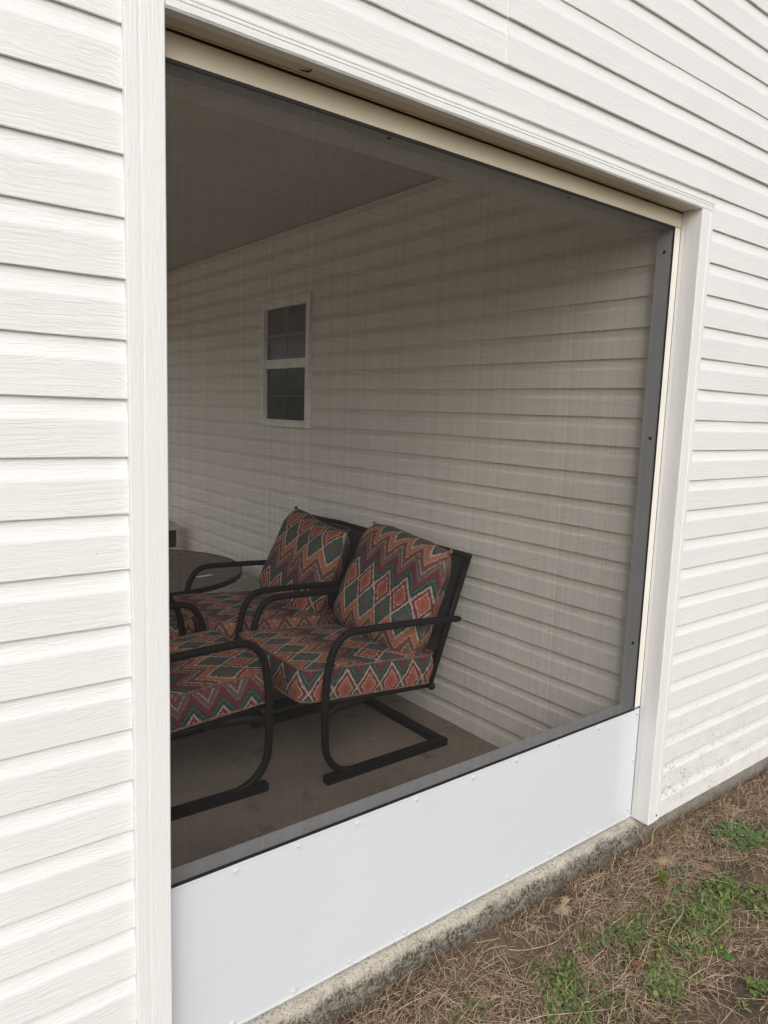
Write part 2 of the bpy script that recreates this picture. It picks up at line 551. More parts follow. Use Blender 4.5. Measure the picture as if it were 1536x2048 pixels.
tag(box('bounce_slab', (-4.6, -1.2, -0.4), (-0.565, 9.0, -0.060), mat_plain('pale_broom_finished_concrete', (0.50, 0.46, 0.40), 0.9, var=0.08, nscale=3, bump=0.3, bscale=120)),  # unseen slab added to bounce light up into the porch
    'added unseen pale concrete slab bouncing light into the open side of the porch', 'bounce_slab', kind='structure')

# ------------------------------------------------------------------ exterior wall with its planks and trims
C = 0.1143
def plank_prof(z0, front=0.0, ztop=None):
    """dutch-lap course: flat face, cove at the top, lip at the bottom"""
    pts = [(0.011, 0.0026), (0.003, 0.0002), (0.0009, 0.0004), (0.0, 0.0020), (0.0004, 0.040), (0.0002, 0.0705), (0.0010, 0.0750),
           (0.0032, 0.0810), (0.0058, 0.0905), (0.0074, 0.1000), (0.0082, C + 0.0035)]
    zt = C + 0.0035 if ztop is None else ztop - z0
    o = []
    for d, z in pts:
        if z > zt:
            break
        o.append((front + d, z0 + z))
    if ztop is not None and zt < C:
        for (d0, za), (d1, zb) in zip(pts, pts[1:]):
            if za <= zt < zb:
                o.append((front + d0 + (d1 - d0) * (zt - za) / (zb - za), ztop))
                break
    top = o[-1][1]
    o += [(front + 0.0165, top), (front + 0.0165, z0 + 0.0022)]
    return o

XC = -0.40                      # left corner of the porch, unseen, set close to let light in
wall = thing('exterior_wall', 'white wood-grain vinyl sided house wall around the screened opening', 'wall')
XL, XR = 0.005, 2.103           # outer edges of the two corner trims
YT = -0.012                     # face of the trims
OPX0, OPX1 = 0.083, 2.024       # clear opening between the trims
ZH = 2.337                      # underside of the header
# sheathing behind the siding
box('sheathing', (XC + 0.01, 0.017, 0.012), (OPX0 - 0.004, 0.135, 4.6), M['backing'], wall)
box('sheathing', (OPX1 + 0.004, 0.017, 0.012), (7.0, 0.135, 4.6), M['backing'], wall)
box('sheathing', (OPX0 - 0.004, 0.017, 2.372), (OPX1 + 0.004, 0.135, 4.6), M['backing'], wall)
for k in range(-19, 20):
    z0 = (20 - k - 1) * C       # bottom of this course
    idx = k + 1                 # lip index at its bottom
    if z0 > 2.36:
        zx = (XC + 0.02, 7.0)
        cuts = [zx[0], zx[1]]
        if idx in (-2, -3):
            cuts = [zx[0], 1.028, zx[1]]
        elif idx in (-4, -5):
            cuts = [zx[0], 3.2, zx[1]]
        elif idx in (-6, -7):
            cuts = [zx[0], 4.3, zx[1]]
        for a, b in zip(cuts, cuts[1:]):
            lap = a != zx[0]
            p = plank_prof(z0, -0.0038 if (lap and a == 1.028) else 0.0)
            link('siding_plank', extrude_x('siding_plank', p, a - (0.012 if lap else 0), b, 0.05, (0.0014, 0.0011), seed=idx + a), M['siding'], wall)
    else:
        top = None
        if z0 + C > 2.37:
            for a, b, mk in ((XC + 0.02, XL + 0.02, 'siding'), (XR - 0.02, 7.0, 'siding_r')):
                link('siding_plank', extrude_x('siding_plank', plank_prof(z0), a, b, 0.05, (0.0012, 0.0009), seed=idx + a), M[mk], wall)
            link('siding_plank', extrude_x('siding_plank', plank_prof(z0)[4:] if False else
                 [(0.0105, 2.345), (0.0104, z0 + C + 0.003), (0.0165, z0 + C + 0.003), (0.0165, 2.345)], XL + 0.02, XR - 0.02, 0.05, (0.001, 0), seed=3), M['siding'], wall)
        else:
            link('siding_plank', extrude_x('siding_plank', plank_prof(z0), XC + 0.02, XL + 0.02, 0.05, (0.0012, 0.0012), seed=idx), M['siding'], wall)
            link('siding_plank', extrude_x('siding_plank', plank_prof(z0), XR - 0.02, 7.0, 0.05, (0.0012, 0.0009), seed=idx + 50), M['siding_r'], wall)

def vprofile(name, pts, z0, z1, mat, parent, step=0.15, seed=0.0, jit=0.0008, zb=None):
    """open/closed plan outline (x, y) swept up in z"""
    n = int((z1 - z0) / step)
    k = len(pts)
    vs, fs = [], []
    for i in range(n + 1):
        z = z0 + (z1 - z0) * i / n
        d = jit * mnoise.noise(Vector((z * 2.7, seed, 0)))
        for j, (x, y) in enumerate(pts):
            zz = z
            if i == 0 and zb:
                zz = zb(x, y)
            vs.append((x + d, y, zz))
    for i in range(n):
        for j in range(k):
            j2 = (j + 1) % k
            fs.append((i * k + j, i * k + j2, (i + 1) * k + j2, (i + 1) * k + j))
    fs += [tuple(range(k))[::-1], tuple(n * k + j for j in range(k))]
    me = mesh(name, vs, fs)
    bm = bmesh.new()
    bm.from_mesh(me)
    bmesh.ops.recalc_face_normals(bm, faces=bm.faces[:])
    bm.to_mesh(me)
    bm.free()
    return link(name, me, mat, parent)

# corner posts: moulded face, rounded nose, return into the opening
vprofile('corner_trim', [(XL, 0.012), (XL, YT + 0.003), (XL + 0.002, YT), (XL + 0.022, YT), (XL + 0.026, YT + 0.0005), (XL + 0.030, YT + 0.0005), (XL + 0.032, YT),
                         (OPX0 - 0.0025, YT), (OPX0, YT + 0.0025), (OPX0, 0.063), (OPX0 - 0.003, 0.063), (OPX0 - 0.003, 0.0165), (XL + 0.01, 0.0165)],
         0.004, 2.349, M['trim'], wall, seed=1)
rt = vprofile('corner_trim', [(OPX1, 0.066), (OPX1 + 0.0006, 0.052), (OPX1 - 0.0005, 0.046), (OPX1, 0.020), (OPX1, YT + 0.004), (OPX1 + 0.0012, YT + 0.0012), (OPX1 + 0.004, YT),
                              (OPX1 + 0.044, YT), (OPX1 + 0.047, YT + 0.002), (OPX1 + 0.052, YT + 0.002), (OPX1 + 0.056, YT + 0.0002),
                              (XR - 0.004, YT), (XR, YT + 0.004), (XR, 0.0165), (OPX1 + 0.0035, 0.0165), (OPX1 + 0.0035, 0.066)],
              0.012, ZH + 0.001, M['trim'], wall, seed=2, zb=lambda x, y: 0.006 + max(0, (x - OPX1 - 0.05)) * 0.25)
vprofile('corner_trim', [(XC - 0.012, 0.06), (XC - 0.012, YT + 0.003), (XC - 0.009, YT), (XC + 0.055, YT), (XC + 0.058, YT + 0.003), (XC + 0.058, 0.0165), (XC + 0.008, 0.0165), (XC + 0.008, 0.06)],
         0.004, 4.58, M['trim'], wall, seed=4)
# small black weep hole near the foot of the right trim
bm = bmesh.new()
bmesh.ops.create_cone(bm, cap_ends=True, segments=10, radius1=0.0045, radius2=0.0045, depth=0.001)
bmesh.ops.rotate(bm, verts=bm.verts, cent=(0, 0, 0), matrix=Matrix.Rotation(pi / 2, 3, 'X'))
bmesh.ops.translate(bm, verts=bm.verts, vec=(2.079, YT - 0.0004, 0.0305))
me = bpy.data.meshes.new('weep_hole')
bm.to_mesh(me)
bm.free()
link('weep_hole', me, M['spline'], wall)
# header: J-channel face and the underside return
hp = [(0.009, 2.3735), (YT + 0.003, 2.3735), (YT + 0.001, 2.372), (YT + 0.001, 2.3665), (YT + 0.003, 2.3655), (YT + 0.003, 2.3625), (YT, 2.3615), (YT, 2.3575), (YT + 0.002, 2.3565), (YT + 0.002, 2.354), (YT - 0.0005, 2.353),
      (YT - 0.0005, ZH + 0.0045), (YT + 0.003, ZH), (0.016, ZH), (0.0163, ZH + 0.002), (0.0185, ZH + 0.002), (0.019, ZH + 0.004), (0.0165, ZH + 0.02)]
link('header_trim', extrude_x('header_trim', hp, OPX0 + 0.001, XR - 0.001, 0.08, (0.0009, 0.0012), seed=5), M['trim_x'], wall)
sp_ = [(0.0195, ZH + 0.002), (0.055, ZH + 0.002), (0.0555, ZH + 0.006), (0.0572, ZH + 0.006), (0.0576, ZH + 0.0015), (0.066, ZH + 0.0015), (0.066, ZH + 0.03), (0.0195, ZH + 0.03)]
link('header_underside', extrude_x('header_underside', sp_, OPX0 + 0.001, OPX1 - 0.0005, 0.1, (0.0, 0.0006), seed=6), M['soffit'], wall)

# ------------------------------------------------------------------ screen frame
sf = thing('screen_frame', 'cream aluminium porch screen frame with charcoal insect mesh filling the opening', 'screen')
FY0, FY1 = 0.067, 0.132
FX0, FX1 = 0.106, 1.986
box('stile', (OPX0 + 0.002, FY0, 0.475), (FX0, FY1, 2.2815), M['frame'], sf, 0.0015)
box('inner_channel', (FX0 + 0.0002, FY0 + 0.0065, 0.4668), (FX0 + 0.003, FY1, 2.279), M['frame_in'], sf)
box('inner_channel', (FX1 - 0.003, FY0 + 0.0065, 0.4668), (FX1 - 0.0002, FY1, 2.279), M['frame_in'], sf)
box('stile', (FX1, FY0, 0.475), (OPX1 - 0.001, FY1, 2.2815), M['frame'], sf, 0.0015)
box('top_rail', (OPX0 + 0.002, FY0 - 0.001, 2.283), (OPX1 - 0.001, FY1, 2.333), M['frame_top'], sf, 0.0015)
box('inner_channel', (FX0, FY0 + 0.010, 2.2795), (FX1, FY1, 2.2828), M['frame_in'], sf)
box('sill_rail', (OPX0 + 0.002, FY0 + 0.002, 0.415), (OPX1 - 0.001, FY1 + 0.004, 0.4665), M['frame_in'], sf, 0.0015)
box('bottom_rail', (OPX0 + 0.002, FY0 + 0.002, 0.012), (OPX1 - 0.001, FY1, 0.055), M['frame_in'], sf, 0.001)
# the mesh itself: every strand is a real thin bar (16 x 18 per inch)
vs, fs = [], []
def strand(c, d, horizontal):
    b = len(vs)
    y = FY0 + 0.0035 + (0.00012 if horizontal else 0.0)
    for t in (0, 1):
        for (p, q) in ((-d, 0), (0, -d), (d, 0), (0, d)):
            if horizontal:
                vs.append((FX0 - 0.003 if t == 0 else FX1 + 0.003, y + q, c + p))
            else:
                vs.append((c + p, y + q, 0.466 if t == 0 else 2.286))
    for i in range(4):
        j = (i + 1) % 4
        fs.append((b + i, b + j, b + 4 + j, b + 4 + i))
x = FX0
while x < FX1:
    strand(x + random.uniform(-2.8e-4, 2.8e-4), 0.000108 * (1 + 0.6 * mnoise.noise(Vector((x * 260, 1.5, 0)))), False)
    x += 0.00145
z = 0.468
while z < 2.284:
    strand(z + random.uniform(-2.8e-4, 2.8e-4), 0.000108 * (1 + 0.6 * mnoise.noise(Vector((7.5, z * 260, 0)))), True)
    z += 0.00155
tag(link('insect_mesh', mesh('insect_mesh', vs, fs), M['screen'], sf), kind='stuff')
box('spline', (FX1 - 0.0045, FY0 - 0.001, 0.478), (FX1 - 0.0005, FY0 + 0.003, 2.275), M['spline'], sf)
box('spline', (FX0 + 0.0005, FY0 - 0.001, 0.478), (FX0 + 0.0045, FY0 + 0.003, 2.275), M['spline'], sf)
box('spline', (FX0, FY0 - 0.001, 2.2755), (FX1, FY0 + 0.003, 2.2825), M['spline'], sf)
box('spline', (FX0 - 0.004, FY0 - 0.0025, 0.4672), (FX1 - 0.001, FY0 + 0.003, 0.4728), M['spline'], sf)
bm = bmesh.new()
bmesh.ops.create_uvsphere(bm, u_segments=10, v_segments=6, radius=0.0068)
me_sd = bpy.data.meshes.new('frame_screw')
bm.to_mesh(me_sd)
bm.free()
me_sd.materials.append(M['screw_d'])
for (x, y, z, ax) in ((1.983, 0.101, 2.199, 0), (1.983, 0.095, 1.526, 0), (1.983, 0.096, 0.731, 0), (0.705, 0.094, 2.2795, 2), (1.43, 0.102, 2.2795, 2)):
    o = link('frame_screw', me_sd, None, sf)
    o.location = (x, y, z)
    o.scale = (0.35, 1, 1) if ax == 0 else (1, 1, 0.35)

# ------------------------------------------------------------------ kick panel
kp = thing('kick_panel', 'white aluminium kick panel screwed below the porch screen', 'panel')
n = 40
pv, pf = [], []
for i in range(n + 1):
    x = OPX0 - 0.001 + (OPX1 - 0.004 - OPX0) * i / n
    zb = 0.0095 + 0.0022 * mnoise.noise(Vector((x * 3.1, 0, 0)))
    bow = 0.0006 * mnoise.noise(Vector((x * 1.7, 3, 0)))
    row = [(0.0655, zb), (0.0640, zb + 0.0005), (0.0640, zb + 0.006), (0.0652, zb + 0.0075), (0.0652 + bow, 0.24), (0.0652, 0.4585), (0.0645, 0.4600), (0.0645, 0.4665), (0.0655, 0.4670), (0.0662, 0.4670), (0.0662, zb)]
    pv += [(x, y, z) for y, z in row]
kk = 11
for i in range(n):
    for j in range(kk):
        j2 = (j + 1) % kk
        pf.append((i * kk + j, (i + 1) * kk + j, (i + 1) * kk + j2, i * kk + j2))
me = mesh('sheet', pv, pf)
bm = bmesh.new()
bm.from_mesh(me)
bmesh.ops.recalc_face_normals(bm, faces=bm.faces[:])
bm.to_mesh(me)
bm.free()
link('sheet', me, M['panel'], kp)
bm = bmesh.new()
bmesh.ops.create_cone(bm, cap_ends=True, segments=12, radius1=0.0080, radius2=0.0074, depth=0.0018)
bmesh.ops.translate(bm, verts=bm.verts, vec=(0, 0, 0.0008))
r = bmesh.ops.create_cone(bm, cap_ends=True, segments=6, radius1=0.0048, radius2=0.0044, depth=0.006)
bmesh.ops.translate(bm, verts=r['verts'], vec=(0, 0, 0.0046))
bmesh.ops.rotate(bm, verts=bm.verts, cent=(0, 0, 0), matrix=Matrix.Rotation(pi / 2, 3, 'X'))
me_sw = bpy.data.meshes.new('panel_screw')
bm.to_mesh(me_sw)
bm.free()
me_sw.materials.append(M['screw_w'])
for (x, z) in ((0.278, 0.447), (0.461, 0.449), (0.651, 0.447), (0.867, 0.450), (1.105, 0.449), (1.306, 0.450), (1.528, 0.449), (1.756, 0.450), (2.004, 0.450),
               (2.005, 0.255), (1.999, 0.044), (0.27, 0.026), (0.454, 0.027), (0.638, 0.026), (0.842, 0.026), (1.077, 0.028), (1.298, 0.027), (1.518, 0.031), (1.746, 0.031), (0.1, 0.447), (0.1, 0.25)):
    o = link('panel_screw', me_sw, None, kp)
    o.location = (x, 0.0650, z)
    o.rotation_euler = (0, random.uniform(0, 1), 0)

# ------------------------------------------------------------------ porch interior: house wall, ceiling, other sides
XW = 2.02
iw = thing('porch_inner_wall', 'cream sided house wall with a small window inside the porch', 'wall')
box('sheathing', (XW + 0.0175, 0.136, 0.010), (XW + 0.12, 5.7, 2.80), M['backing'], iw)
WY0, WY1, WZ0, WZ1 = 2.555, 3.180, 1.469, 2.313
def in_prof(z0):
    return [(XW + (d * 0.95 if d < 0.012 else d), z) for d, z in plank_prof(z0)]
for k in range(-5, 20):
    z0 = (20 - k - 1) * C
    if z0 > 2.70:
        continue
    segs = [(0.136, 5.7)]
    if z0 + C > WZ0 + 0.03 and z0 < WZ1 - 0.03:
        segs = [(0.136, WY0 + 0.02), (WY1 - 0.02, 5.7)]
    elif k in (8, 9):
        segs = [(0.136, 1.9), (1.9, 4.05), (4.05, 5.7)]
    elif k in (10, 11):
        segs = [(0.136, 2.02), (2.02, 4.3), (4.3, 5.7)]
    elif k in (12, 13):
        segs = [(0.136, 3.6), (3.6, 5.7)]
    for s_i, (a, b) in enumerate(segs):
        pr = [(d - 0.0013 * (s_i % 2), z) for d, z in in_prof(z0)]
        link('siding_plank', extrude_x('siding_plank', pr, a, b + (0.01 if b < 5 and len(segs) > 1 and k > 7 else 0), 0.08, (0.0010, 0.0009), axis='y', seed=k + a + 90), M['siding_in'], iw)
# window: frame, two sashes with glass and grille bars
wn = link('window', boxm('window', (XW + 0.0165, WY0 + 0.01, WZ0 + 0.01), (XW + 0.05, WY1 - 0.01, WZ1 - 0.01)), M['win'], iw)
xf = XW - 0.022
def ybar(nm, y0, y1, z0, z1, x0=xf, x1=XW + 0.017, m='win', bev=0.002):
    return box(nm, (x0, y0, z0), (x1, y1, z1), M[m], wn, bev)
ybar('window_frame', WY0, WY0 + 0.040, WZ0, WZ1)
ybar('window_frame', WY1 - 0.030, WY1, WZ0, WZ1)
ybar('window_frame', WY0 + 0.0405, WY1 - 0.0305, WZ1 - 0.055, WZ1)
ybar('window_sill', WY0 + 0.0405, WY1 - 0.0305, WZ0, WZ0 + 0.032, x0=xf - 0.004)
xs = XW - 0.008
ybar('meeting_rail', WY0 + 0.041, WY1 - 0.031, 1.858, 1.906, x0=xs)
for (z0, z1) in ((1.502, 1.857), (1.907, 2.257)):
    ybar('sash', WY0 + 0.041, WY0 + 0.062, z0, z1, x0=xs)
    ybar('sash', WY1 - 0.044, WY1 - 0.031, z0, z1, x0=xs)
    ybar('sash', WY0 + 0.0625, WY1 - 0.0445, z0, z0 + 0.012, x0=xs)
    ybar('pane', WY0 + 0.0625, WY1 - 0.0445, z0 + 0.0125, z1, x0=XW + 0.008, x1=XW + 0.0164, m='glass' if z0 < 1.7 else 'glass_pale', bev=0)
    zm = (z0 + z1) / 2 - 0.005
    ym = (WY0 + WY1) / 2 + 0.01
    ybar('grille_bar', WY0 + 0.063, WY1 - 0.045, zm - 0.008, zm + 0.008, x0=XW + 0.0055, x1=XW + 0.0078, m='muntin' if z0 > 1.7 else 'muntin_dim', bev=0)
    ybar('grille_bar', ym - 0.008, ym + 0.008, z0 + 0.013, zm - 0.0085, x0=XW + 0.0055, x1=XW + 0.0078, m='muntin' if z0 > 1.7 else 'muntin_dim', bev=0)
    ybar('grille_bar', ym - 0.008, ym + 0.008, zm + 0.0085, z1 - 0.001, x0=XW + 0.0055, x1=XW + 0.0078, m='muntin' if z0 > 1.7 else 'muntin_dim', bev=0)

tag(box('porch_ceiling', (XC + 0.061, 0.256, 2.752), (XW + 0.016, 5.599, 2.901), M['ceiling']), 'painted porch ceiling', 'ceiling', kind='structure')
hb = thing('header_beam', 'wrapped beam above the screen inside the porch', 'beam')
box('beam_wrap', (OPX0 - 0.01, 0.1365, 2.288), (XW + 0.0, 0.255, 2.90), M['beam'], hb, 0.002)
# unseen end and side opened up for light: low kerbs, slim posts, lintels
for nm, lab, lo, hi, axis, posts in (
        ('porch_end_wall', 'unseen far end of the porch, left open for light, with slim posts and a lintel', (XC + 0.061, 5.60, 0.0), (XW + 0.12, 5.70, 0.0), 0, (0.80, 1.95)),
        ('porch_side_wall', 'unseen left side of the porch, left open for light, with slim posts and a lintel', (XC, 0.137, 0.0), (XC + 0.06, 5.70, 0.0), 1, (0.137, 2.9, 5.60))):
    ew = thing(nm, lab, 'wall')
    box('kerb', (lo[0], lo[1], -0.1), (hi[0], hi[1], 0.10), M['win'], ew)
    box('lintel', (lo[0], lo[1], 2.32), (hi[0], hi[1], 2.90), M['win'], ew)
    for q in posts:
        if axis == 0:
            box('post', (q, lo[1], 0.101), (q + 0.09, hi[1], 2.319), M['win'], ew)
        else:
            box('post', (lo[0], q, 0.101), (hi[0], q + 0.09, 2.319), M['win'], ew)

# ------------------------------------------------------------------ chairs
def cushion_mesh(name, wx, wy, t, bulge=0.02, rr=0.06, n=16, uoff=(0, 0), side=4):
    """boxed seat cushion, x = depth, y = width; UV in metres (u across the width on top)"""
    vs, fs, uvs = [], [], []
    def rc(a, b):
        # square to rounded-square map
        x, y = a * wx / 2, b * wy / 2
        cx, cy = wx / 2 - rr, wy / 2 - rr
        if abs(x) > cx and abs(y) > cy:
            dx, dy = (abs(x) - cx) / rr, (abs(y) - cy) / rr
            m = max(dx, dy)
            l = math.hypot(dx, dy)
            if l > 0:
                x = math.copysign(cx + rr * dx * m / l, x)
                y = math.copysign(cy + rr * dy * m / l, y)
        return x, y
    N = n + 1
    for sgn in (1, -1):
        base = len(vs)
        for i in range(N):
            for j in range(N):
                a, b = 2 * i / n - 1, 2 * j / n - 1
                x, y = rc(a, b)
                h = t / 2 + bulge * (1 - abs(a) ** 3) * (1 - abs(b) ** 3)
                h += 0.006 * mnoise.noise(Vector((x * 6 + uoff[0], y * 6 + uoff[1], sgn))) * (1 - a * a) * (1 - b * b)
                vs.append((x, y, sgn * h))
                uvs.append((y + uoff[0], x + uoff[1]))
        for i in range(n):
            for j in range(n):
                q = (base + i * N + j, base + (i + 1) * N + j, base + (i + 1) * N + j + 1, base + i * N + j + 1)
                fs.append(q if sgn > 0 else q[::-1])
    ring = [(i, 0) for i in range(n)] + [(n, j) for j in range(n)] + [(i, n) for i in range(n, 0, -1)] + [(0, j) for j in range(n, 0, -1)]
    acc, per = [0.0], 0
    pts = [Vector(vs[i * N + j]).xy for i, j in ring]
    L = len(ring)
    for q in range(L):
        per += (pts[(q + 1) % L] - pts[q]).length
        acc.append(per)
    sb = len(vs)
    cen = Vector((0, 0))
    for q in range(L + 1):
        p = pts[q % L]
        for s in range(side + 1):
            f = s / side
            z = t / 2 - t * f
            o = 1 + 0.028 * sin(pi * f)
            vs.append((p.x * o, p.y * o, z))
            uvs.append((acc[q] + uoff[0] * 1.7 + 0.04, z + uoff[1]))
    for q in range(L):
        for s in range(side):
            a = sb + q * (side + 1) + s
            fs.append((a, a + 1, a + side + 2, a + side + 1))
    me = mesh(name, vs, fs, smooth=True, uvs=uvs)
    # piping loops
    loops = []
    for zz in (t / 2, -t / 2):
        loops.append([Vector((p.x * 1.004, p.y * 1.004, zz)) for p in pts])
    return me, loops

def piping_mesh(name, loops, r=0.005, seg=6):
    vs, fs = [], []
    for lp in loops:
        n = len(lp)
        b = len(vs)
        for i in range(n):
            t = (lp[(i + 1) % n] - lp[i - 1]).normalized()
            s = t.cross(Vector((0, 0, 1)))
            s = s.normalized() if s.length > 1e-5 else Vector((1, 0, 0))
            u = s.cross(t).normalized()
            for j in range(seg):
                th = 2 * pi * j / seg
                vs.append(tuple(lp[i] + s * r * cos(th) + u * r * sin(th)))
        for i in range(n):
            for j in range(seg):
                i2, j2 = (i + 1) % n, (j + 1) % seg
                fs.append((b + i * seg + j, b + i2 * seg + j, b + i2 * seg + j2, b + i * seg + j2))
    return mesh(name, vs, fs, smooth=True)

def pillow_mesh(name, W, H, T, n=26, seed=0.0, sag=0.0, uoff=(0, 0)):
    """knife-edge back cushion in the y (width) / z (height) plane, x = thickness towards the sitter"""
    vs, fs, uvs = [], [], []
    N = n + 1
    for sgn in (1, -1):
        base = len(vs)
        for i in range(N):
            for j in range(N):
                a, b = 2 * i / n - 1, 2 * j / n - 1        # a: width, b: height
                ea, eb = 1 - abs(a) ** 5.0, 1 - abs(b) ** 5.0
                th = (max(0, ea) ** 0.55) * (max(0, eb) ** 0.55)
                rcorner = 1 - 0.09 * max(0, abs(a) + abs(b) - 1.45) / 0.55
                y = a * W / 2 * (1 - 0.015 * (1 - b * b)) * rcorner
                z = b * H / 2 * (1 - 0.01 * (1 - a * a)) * rcorner
                z -= sag * (1 - a * a) * (b + 1) / 2 * (0.7 + 0.5 * a)
                fat = 1 - 0.18 * b
                wr = 0.012 * mnoise.noise(Vector((y * 7 + seed, z * 7, seed))) + 0.007 * mnoise.noise(Vector((y * 17 + seed, z * 15, seed)))
                # puckers fanning from the corners
                x = sgn * (T / 2 * th * fat + wr * th)
                vs.append((x, y, z))
                uvs.append((y + uoff[0], z + uoff[1] + 0.25 * (abs(x) - T / 2 * 0.9) * 0))
        mid = n // 2
        V3 = [Vector(p) for p in vs[base:]]
        for i in range(N):
            for j in range(N):
                u = v = 0.0
                st = 1 if i > mid else -1
                for k in range(mid, i, st):
                    u += st * (V3[(k + st) * N + j] - V3[k * N + j]).length
                st = 1 if j > mid else -1
                for k in range(mid, j, st):
                    v += st * (V3[i * N + k + st] - V3[i * N + k]).length
                uvs[base + i * N + j] = (u * 0.92 + uoff[0], v * 0.92 + uoff[1])
        for i in range(n):
            for j in range(n):
                q = (base + i * N + j, base + (i + 1) * N + j, base + (i + 1) * N + j + 1, base + i * N + j + 1)
                fs.append(q if sgn > 0 else q[::-1])
    me = mesh(name, vs, fs, smooth=True, uvs=uvs)
    ring = [(i, 0) for i in range(n)] + [(n, j) for j in range(n)] + [(i, n) for i in range(n, 0, -1)] + [(0, j) for j in range(n, 0, -1)]
    lp = [Vector(vs[i * N + j]) for i, j in ring]
    return me, [lp]

CW = 0.665            # side frame to side frame
def make_chair(label):
    """local: +x is forward (towards the sitter's knees), origin on the floor under the rear crossbar"""
    t = thing('patio_chair', label, 'chair', group='black spring patio chairs on the porch')
    h = CW / 2
    # local x = 1.83 - X(world) for the right-hand chair
    arm = [(0.47, 0.016), (0.55, 0.026), (0.615, 0.048), (0.663, 0.090), (0.690, 0.145), (0.697, 0.22), (0.699, 0.32), (0.696, 0.43), (0.683, 0.52), (0.662, 0.585), (0.625, 0.632), (0.575, 0.650), (0.50, 0.651), (0.35, 0.645), (0.17, 0.636), (0.0, 0.622), (-0.065, 0.614)]
    for s in (-1, 1):
        pth = smooth_path([(x, s * h, z) for x, z in arm], 5)
        tp = [1.0] * len(pth)
        tp[-1], tp[-2], tp[-3] = 0.45, 0.75, 0.92
        tube_obj('side_frame', pth, 0.0160, 0.0150, (0, 1, 0), M['black'], t, taper=tp)
        box('runner', (0.0, s * h - 0.021, 0.0), (0.690, s * h + 0.021, 0.036), M['black'], t, 0.005)
        # back post
        tube_obj('back_post', [(0.085, s * (h - 0.040), 0.300), (-0.135, s * (h - 0.040), 0.905)], 0.017, 0.014, (0, 1, 0), M['black'], t)
        # seat rail
        tube_obj('seat_rail', [(0.700, s * (h - 0.040), 0.352), (0.40, s * (h - 0.040), 0.325), (0.085, s * (h - 0.040), 0.303)], 0.013, 0.011, (0, 1, 0), M['black'], t)
        bm = bmesh.new()
        bmesh.ops.create_uvsphere(bm, u_segments=12, v_segments=8, radius=0.019)
        me = bpy.data.meshes.new('pivot_knob')
        bm.to_mesh(me)
        bm.free()
        me.shade_smooth()
        o = link('pivot_knob', me, M['black'], t)
        o.location = (0.085, s * (h - 0.022), 0.302)
        # spring bracket from leg to seat rail
        tube_obj('spring_bracket', [(0.694, s * (h - 0.005), 0.30), (0.62, s * (h - 0.03), 0.315), (0.45, s * (h - 0.045), 0.318)], 0.010, 0.016, (0, 0, 1), M['black'], t)
    box('rear_crossbar', (0.001, -h + 0.0215, 0.001), (0.046, h - 0.0215, 0.034), M['black'], t, 0.005)
    tube_obj('front_crossbar', [(0.690, -h + 0.01, 0.335), (0.690, h - 0.01, 0.335)], 0.014, 0.012, (0, 0, 1), M['black'], t)
    tube_obj('back_top_bar', [(-0.135, -h + 0.028, 0.905), (-0.138, 0, 0.912), (-0.135, h - 0.028, 0.905)], 0.013, 0.013, (0, 0, 1), M['black'], t)
    tube_obj('seat_rear_bar', [(0.085, -h + 0.04, 0.302), (0.085, h - 0.04, 0.302)], 0.012, 0.012, (0, 0, 1), M['black'], t)
    # slings
    yw = h - 0.052
    link('back_sling', mesh('back_sling', [(0.070, -yw, 0.340), (0.070, yw, 0.340), (-0.131, yw, 0.895), (-0.131, -yw, 0.895), (0.066, -yw, 0.339), (0.066, yw, 0.339), (-0.135, yw, 0.894), (-0.135, -yw, 0.894)],
                            [(0, 1, 2, 3), (7, 6, 5, 4), (0, 3, 7, 4), (1, 5, 6, 2), (0, 4, 5, 1), (3, 2, 6, 7)]), M['sling'], t)
    link('seat_sling', mesh('seat_sling', [(0.090, -yw, 0.300), (0.090, yw, 0.300), (0.70, yw, 0.350), (0.70, -yw, 0.350), (0.090, -yw, 0.296), (0.090, yw, 0.296), (0.70, yw, 0.346), (0.70, -yw, 0.346)],
                            [(3, 2, 1, 0), (4, 5, 6, 7), (0, 4, 7, 3), (1, 2, 6, 5), (0, 1, 5, 4), (3, 7, 6, 2)]), M['sling'], t)
    return t

def copy_thing(src, label):
    c = src.copy()
    COL.objects.link(c)
    c['label'] = label
    for ch in src.children:
        d = ch.copy()
        COL.objects.link(d)
        d.parent = c
    return c

chair_a = make_chair('black spring patio chair nearest the screen, its back to the sided wall')
chair_a.location = (1.83, 1.2975, 0.010)
chair_a.rotation_euler = (0, 0, pi)
chair_b = copy_thing(chair_a, 'black spring patio chair against the wall beside the round table')
chair_b.location = (1.83, 2.118, 0.010)
chair_b.rotation_euler = (0, 0, pi + radians(0.5))
chair_c = copy_thing(chair_a, 'black spring patio chair facing the wall, cut off by the white corner trim')
chair_c.location = (0.235, 1.42, 0.010)
chair_c.rotation_euler = (0, 0, radians(-1.5))
chair_d = copy_thing(chair_a, 'black spring patio chair mostly hidden behind the trim, facing the second chair')
chair_d.location = (0.200, 2.24, 0.010)
chair_d.rotation_euler = (0, 0, radians(1.5))

